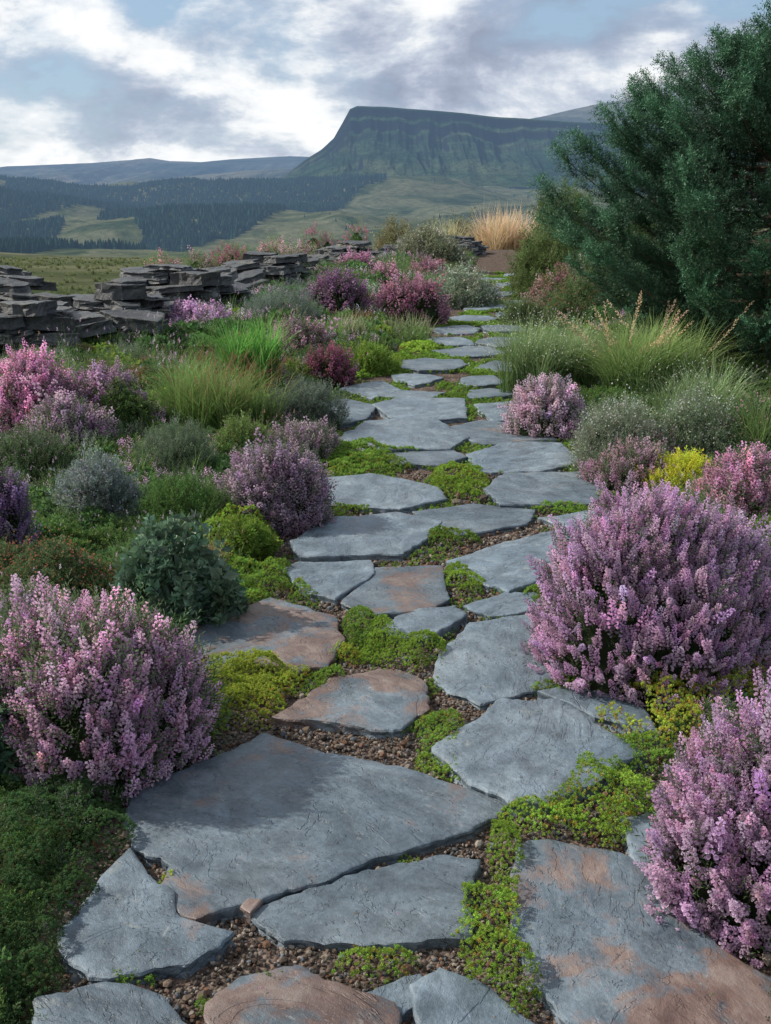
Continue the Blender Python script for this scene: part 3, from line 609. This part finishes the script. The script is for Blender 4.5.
# ---------------- dry stone wall
wb=Buf(); wb.S=[]
seg=np.linalg.norm(np.diff(WALL,axis=0),axis=1); cum=np.concatenate([[0],np.cumsum(seg)]); Ltot=cum[-1]
def wpt(s): return np.array([np.interp(s,cum,WALL[:,0]),np.interp(s,cum,WALL[:,1])])
def stone(c,l,w,ang,z0,z1,seed,tilt=.03,jj=.13):
    cs=[(-.5,-.5),(-.1,-.54),(.5,-.46),(.54,.1),(.46,.5),(0,.53),(-.5,.48),(-.53,-.05)]; p=[]
    drop=rng.integers(0,10)
    for i,(X,Y) in enumerate(cs):
        if i==drop: continue
        X=(X+rng.uniform(-jj,jj))*l;Y=(Y+rng.uniform(-jj,jj))*w; p.append((c[0]+X*math.cos(ang)-Y*math.sin(ang),c[1]+X*math.sin(ang)+Y*math.cos(ang)))
    slab(wb,p,z0,z1,res=.06,jit=.028,tilt=tilt,und=.028,seed=seed,soft=0,bev=.008,tone=rng.uniform(.45,1.35))
sd=0
ztop=lambda s:.50-.010*s+.12*math.sin(s*1.3)+.09*math.sin(s*3.1+1)
for row,off in enumerate((-.34,0.,.36)):
    hgt=-.14
    while hgt<.72:
        th=rng.uniform(.035,.12); s=rng.uniform(-.3,0)
        while s<Ltot:
            l=rng.uniform(.15,.75); q=wpt(s+l/2); q2=wpt(min(Ltot,s+l/2+.2)); d=q2-q; ang=math.atan2(d[1],d[0]); nrm=np.array([-math.sin(ang),math.cos(ang)])
            if hgt<ztop(s)+rng.normal(0,.05) and (row!=1 or hgt>ztop(s)-.3):
                cc=q-nrm*(off+rng.normal(0,.08)); t_=th*rng.uniform(.7,1.35); stone(cc,l*1.06,.5*rng.uniform(.7,1.25),ang+rng.normal(0,.16),hgt+rng.uniform(-.02,.015),hgt+t_,sd,.05); sd+=1.7
            s+=l
        hgt+=th
for s in np.arange(0,Ltot,.42):
    q=wpt(s); h=ztop(s)+rng.uniform(-.03,.04); stone(q+rng.normal(0,.25,2),rng.uniform(.3,.95),rng.uniform(.25,.6),rng.normal(1.0,.7),h,h+rng.uniform(.03,.11),sd,.10,.17); sd+=1.3
for (px,py,l,w,n_) in [(20,366,1.0,.6,6),(75,362,.9,.55,5),(125,356,.7,.5,5),(160,345,.5,.45,3),(-30,372,1.0,.7,7),(50,350,.9,.6,7),(100,344,.8,.5,6),(5,345,.8,.7,8)]:
    z=-.06; X0,Y0,_=G(px,py,.05)
    for q in range(n_):
        h=rng.uniform(.05,.13); sh=1-.06*q
        stone((X0+rng.normal(0,.07),Y0+rng.normal(0,.06)+q*.03),l*sh*rng.uniform(.65,1.05),w*sh*rng.uniform(.7,1.05),rng.normal(.1,.35),z,z+h*1.1,sd,.09,.17); sd+=1.9; z+=h
for (px,py,l,w,z0,h) in [(22,284,.5,.4,.62,.09),(5,280,.6,.4,.55,.12),(40,290,.35,.3,.55,.09),(8,272,.35,.3,.70,.07),(140,340,.4,.35,.0,.2),(178,338,.3,.25,-.02,.14)]:
    X0,Y0,_=G(px,py,z0); stone((X0,Y0),l,w,rng.uniform(-.6,.6),z0,z0+h,sd,.13,.17); sd+=1.9
V,T,C=wb.get(); obj('dry_stone_wall',mesh('dry_stone_wall',V,T,C,M_wall,np.concatenate(wb.S)))

# ---------------- conifer
def needle_spray(seed):
    g=np.random.default_rng(seed); b=Buf()
    def twig(o,d,L,n,col):
        d=np.array(d,float);d/=np.linalg.norm(d); i=np.arange(n); t=(i+.3)/n; a=i*2.4+g.random()*6
        pos=np.array(o)+d[None]*(t*L)[:,None]; R=frames(d[None].repeat(n,0),a)
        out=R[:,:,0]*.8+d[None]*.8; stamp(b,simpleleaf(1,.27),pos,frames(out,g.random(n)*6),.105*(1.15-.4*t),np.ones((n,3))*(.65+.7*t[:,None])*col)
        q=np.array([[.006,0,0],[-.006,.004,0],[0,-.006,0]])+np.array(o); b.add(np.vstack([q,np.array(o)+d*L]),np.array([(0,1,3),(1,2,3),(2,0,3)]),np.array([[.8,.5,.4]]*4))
    twig((0,0,0),(0,0,1),1.,28,1.)
    for k in range(4):
        z=.12+.2*k
        for s in (-1,1): twig((0,0,z),(s*.8,g.normal(0,.15),.75),.52-.09*k,12,1.05)
    return b.get()
def conifer():
    b=Buf(); tx,ty=3.42,9.7; g0=float(gz(tx,ty)); Ht=2.72
    prof=lambda h:np.interp(h,[0,.15,.35,.55,.72,.86,.95,1],[1.35,1.8,2.0,1.82,1.25,.78,.42,.2])
    segs=10;V=[];
    for j in range(segs+1):
        f=j/segs; r=.075*(1-f)+.008
        for i in range(8): a=i/8*6.283; V.append((tx+.05*math.sin(f*4)+math.cos(a)*r,ty+math.sin(a)*r,g0-.1+f*Ht))
    T=[]
    for j in range(segs):
        for i in range(8): p=j*8+i;q=j*8+(i+1)%8; T+=[(p,q,q+8),(p,q+8,p+8)]
    bark=(.10,.07,.05); b.add(np.array(V),np.array(T),np.tile(bark,(len(V),1)))
    P0=[];D0=[];S0=[];C0=[]
    NL=150; base=np.array([(.034,.086,.045)])
    for k in range(NL):
        h=(k+.5)/NL; h=h**.9*.97; az=k*2.39996+rng.normal(0,.15); R=float(prof(h))*rng.uniform(.72,1.05); z0=h*Ht*.93
        up=.08+.40*h; n=26; t=np.linspace(0,1,n)
        hx=R*t; hz=z0+R*(up*t*.6-.10*np.sin(t*3.1)+.14*t**3)
        wob=rng.normal(0,.10); cx=tx+np.cos(az+wob*t)*hx; cy=ty+np.sin(az+wob*t)*hx; cz=g0+.05+hz
        pts=np.column_stack([cx,cy,cz]); dr=norm(np.gradient(pts,axis=0))
        rr=.02*(1-t)+.003; side=norm(np.cross(dr,np.array([0,0,1.])));up_=np.cross(side,dr)
        ring=[pts+side*rr[:,None]*math.cos(a)+up_*rr[:,None]*math.sin(a) for a in (0,2.09,4.19)]
        V=np.stack(ring,1).reshape(-1,3);T=[]
        for j in range(n-1):
            for i in range(3): p=j*3+i;q=j*3+(i+1)%3; T+=[(p,q,q+3),(p,q+3,p+3)]
        b.add(V,np.array(T),np.tile(bark,(len(V),1)))
        m=int(16+R*28); tt=rng.uniform(.22,1,m)**.75; idx=np.clip((tt*(n-1)).astype(int),0,n-1)
        sd_=rng.choice([-1,1],m)*rng.uniform(.2,1.1,m); off=side[idx]*sd_[:,None]*(.22*(1.15-tt))[:,None]
        pos=pts[idx]+off+np.array([0,0,1])*rng.normal(.0,.05,(m,1)); D=dr[idx]*.9+side[idx]*sd_[:,None]*.7+np.array([0,0,.2])+rng.normal(0,.2,(m,3))
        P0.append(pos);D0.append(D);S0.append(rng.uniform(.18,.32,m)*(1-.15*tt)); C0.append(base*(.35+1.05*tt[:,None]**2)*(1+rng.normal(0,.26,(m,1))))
        for e in range(3):
            P0.append(pts[-2:-1]);D0.append(dr[-1:]+rng.normal(0,.25,(1,3))+np.array([0,0,.1]));S0.append(np.array([.28]));C0.append(base*1.8)
    for k in range(60):
        a=rng.random()*6.28; r=.45*rng.random(); P0.append(np.array([[tx+math.cos(a)*r,ty+math.sin(a)*r,g0+Ht*(.95+.1*rng.random())-r*.5]])); D0.append(np.array([[math.cos(a)*.4,math.sin(a)*.4,1.]])); S0.append(np.array([.32])); C0.append(base*1.4)
    P0=np.concatenate(P0);D0=np.concatenate(D0);S0=np.concatenate(S0);C0=np.concatenate(C0)
    for q in range(4):
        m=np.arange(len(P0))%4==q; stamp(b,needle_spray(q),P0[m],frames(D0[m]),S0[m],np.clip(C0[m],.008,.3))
    obj('conifer_tree',mesh('conifer_tree',*b.get(),M_needle))
conifer()

# ---------------- hills
def ridge(name,ctrl,Yt,depth,zb,prof,mat,nx=500,ns=90,gul=.12,back=.6,seed=0):
    P_=[AT(a,b,Yt) for a,b in ctrl]; xs=np.array([p[0] for p in P_]); zs=np.array([p[1] for p in P_])
    x=np.linspace(xs[0],xs[-1],nx); zt=np.interp(x,xs,zs); 
    s=np.concatenate([np.linspace(0,1,ns),np.linspace(1.03,1+back,14)]); X,S=np.meshgrid(x,s)
    Zt=np.broadcast_to(zt,X.shape)+(fbm(X*.02,X*0,3,1)-.5)*(zs.max()-zb)*.012
    wl=depth*.5
    gn=(fbm(X/wl*3+seed,S*1.6,5,seed)-.5); ridge_=np.abs(fbm(X/wl*7+seed,S*1.2+3,5,seed+2)-.5)*2
    pr2=np.interp(np.clip(S+gn*.12*np.where(S<1,1,0)*np.clip((1-S)*8,0,1),0,2),prof[0],prof[1])
    Z=zb+(Zt-zb)*pr2-(ridge_*gul)*(Zt-zb)*np.clip(pr2*(1-pr2)*4,0,1)
    Y=Yt-depth*(1-S)+ (gn*depth*.08)*np.clip((1-S)*4,0,1)
    X2=X*(Y/Yt*.35+.65)
    Z=np.where(S>1,Z-(S-1)*depth*.05,Z)
    nsz=len(s); i=np.arange(nsz-1)[:,None]*nx+np.arange(nx-1)[None]
    return obj(name,mesh(name,np.stack([X2,Y,Z],-1).reshape(-1,3),np.stack([i,i+1,i+nx+1,i+nx],-1).reshape(-1,4),None,mat,True))
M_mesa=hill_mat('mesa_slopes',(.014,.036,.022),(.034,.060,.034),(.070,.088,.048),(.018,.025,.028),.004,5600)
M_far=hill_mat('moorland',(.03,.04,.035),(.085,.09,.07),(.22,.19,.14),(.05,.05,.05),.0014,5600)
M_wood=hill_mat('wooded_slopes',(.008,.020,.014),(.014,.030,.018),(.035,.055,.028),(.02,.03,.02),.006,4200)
ridge('mesa_hill',[(225,200),(262,191),(285,176),(305,160),(322,149),(334,138),(342,124),(350,109),(357,106),(385,107),(430,110),(470,114),(500,117),(560,121),(620,124),(720,130),(850,140),(1000,160)],2700,900,20,([0,.25,.5,.7,.80,.825,.88,.90,.95,.965,1,1.6],[0,.08,.26,.47,.60,.68,.72,.84,.88,.98,1,.97]),M_mesa,900,220,.22,seed=3)
ridge('background_hill',[(430,135),(500,124),(540,117),(570,110),(600,103),(625,100),(680,103),(760,108),(900,120)],4600,1500,60,([0,.5,.9,1,1.6],[0,.4,.92,1,.9]),M_far,400,70,.1,seed=5)
ridge('distant_hills',[(-500,172),(-200,168),(0,167),(40,165),(90,163),(130,160),(150,158),(170,161),(200,162),(235,159),(290,156),(340,158),(420,165),(520,180)],7000,3200,20,([0,.3,.6,.85,1,1.6],[0,.35,.62,.9,1,.9]),M_far,600,90,.35,seed=7)
ridge('moorland_hill',[(40,205),(90,192),(140,181),(190,176),(240,171),(290,169),(350,172),(420,185)],4200,1300,10,([0,.3,.6,.85,1,1.6],[0,.25,.55,.88,1,.9]),M_far,400,70,.3,seed=4)
ridge('wooded_hill',[(-400,196),(-100,188),(0,187),(40,185),(80,190),(120,194),(165,201),(215,210),(260,220)],2300,600,-20,([0,.5,.9,1,1.6],[0,.5,.93,1,.6]),M_wood,300,60,.1,seed=2)
b=Buf()
for (z0,z1,r) in [(.05,.6,.28),(.35,1.,.18)]:
    k=5;a=np.arange(k)/k*6.283; rr=r*rng.uniform(.8,1.2,k); V=np.vstack([np.column_stack([np.cos(a)*rr,np.sin(a)*rr,np.full(k,z0)]),[(0,0,z1)]]); T=np.array([(i,(i+1)%k,k) for i in range(k)]); b.add(V,T,np.tile((.018,.040,.024),(k+1,1)))
def hz_plant():
    m,nt=newmat('forest_needles'); n=N(nt); a=n('ShaderNodeAttribute',attribute_name='Col'); oi=n('ShaderNodeObjectInfo')
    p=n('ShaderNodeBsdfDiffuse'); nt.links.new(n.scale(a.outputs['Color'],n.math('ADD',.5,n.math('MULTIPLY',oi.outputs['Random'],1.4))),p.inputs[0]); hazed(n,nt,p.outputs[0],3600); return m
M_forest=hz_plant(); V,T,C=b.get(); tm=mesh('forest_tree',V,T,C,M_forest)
n=80000; yy=rng.uniform(560,2050,n); xx=rng.uniform(-.55,.0,n)*yy
u=xx/yy
lo=np.interp(u,[-.6,-.35,-.2,-.1,-.03,0],[560,640,860,1180,1430,1600]); hi=np.interp(u,[-.6,-.3,-.1,-.03,0],[2050,2000,1860,1740,1660])
k=(yy>lo+(fbm(xx*.008,yy*.008,3,2)-.5)*420)&(yy<hi)&(fbm(xx*.006,yy*.003,4,4)>.34); xx=xx[k];yy=yy[k]
scatter('conifer_forest',tm,np.column_stack([xx,yy,gz(xx,yy)-1]),rng.uniform(4.5,9,len(xx)),.02)
n=900; yy=rng.uniform(850,2200,n); xx=rng.uniform(-.3,.25,n)*yy; k=fbm(xx*.01,yy*.006,3,1)>.56; xx=xx[k];yy=yy[k]
scatter('scattered_trees',tm.copy(),np.column_stack([xx,yy,gz(xx,yy)-.5]),rng.uniform(3,6,len(xx)),.02)

# ---------------- camera, light, sky
cam=bpy.data.cameras.new('camera'); co=bpy.data.objects.new('camera',cam); sc.collection.objects.link(co); sc.camera=co
co.location=(0,0,HC); co.rotation_euler=(math.pi/2-P,0,0); cam.sensor_fit='VERTICAL'; cam.sensor_height=36; cam.lens=36*F/1024; cam.clip_start=.05; cam.clip_end=30000
el=math.radians(38); azs=math.radians(-75)
d=np.array([math.sin(azs)*math.cos(el),math.cos(azs)*math.cos(el),math.sin(el)])
L=bpy.data.lights.new('sun','SUN'); L.energy=5.0; L.angle=math.radians(.8); L.color=(1,.95,.87); lo_=bpy.data.objects.new('sun',L); sc.collection.objects.link(lo_)
lo_.rotation_euler=Vector(-d).to_track_quat('-Z','Y').to_euler(); lo_.location=(-10,5,12)
w=bpy.data.worlds.new('World'); sc.world=w; w.use_nodes=True; nt=w.node_tree; nt.nodes.clear(); n=N(nt)
sky=n('ShaderNodeTexSky',sky_type='NISHITA',sun_disc=False,sun_elevation=el,sun_rotation=azs)
tc=n('ShaderNodeTexCoord'); sx=n('ShaderNodeSeparateXYZ'); nt.links.new(tc.outputs['Generated'],sx.inputs[0])
mp=n('ShaderNodeMapping'); nt.links.new(tc.outputs['Generated'],mp.inputs[0]); mp.inputs['Scale'].default_value=(1,1,2.1); mp.inputs['Location'].default_value=(1.3,.4,.2)
c1=n.noise(mp.outputs[0],6.0,8,.60,.15); c3=n.noise(mp.outputs[0],3.4,5,.62,.3)
br=n.math('SUBTRACT',c1,n.math('MULTIPLY',sx.outputs[0],.22))
cc=n.ramp(br,[(.37,(3.2,3.7,4.9)),(.44,(4.2,4.8,6.1)),(.50,(6.2,6.8,7.8)),(.55,(9.0,9.3,9.6)),(.63,(10.8,10.8,10.8))])
cov=n.ramp(n.math('ADD',n.math('MULTIPLY',c3,.6),n.math('MULTIPLY',c1,.4)),[(.43,.0),(.48,.6),(.53,1.)])
skyb=n.mix(.6,sky.outputs[0],(4.0,5.8,8.0))
fin=n.mix(cov,skyb,cc)
bg=n('ShaderNodeBackground',i_Strength=.1); nt.links.new(fin,bg.inputs[0]); o=n('ShaderNodeOutputWorld'); nt.links.new(bg.outputs[0],o.inputs[0])
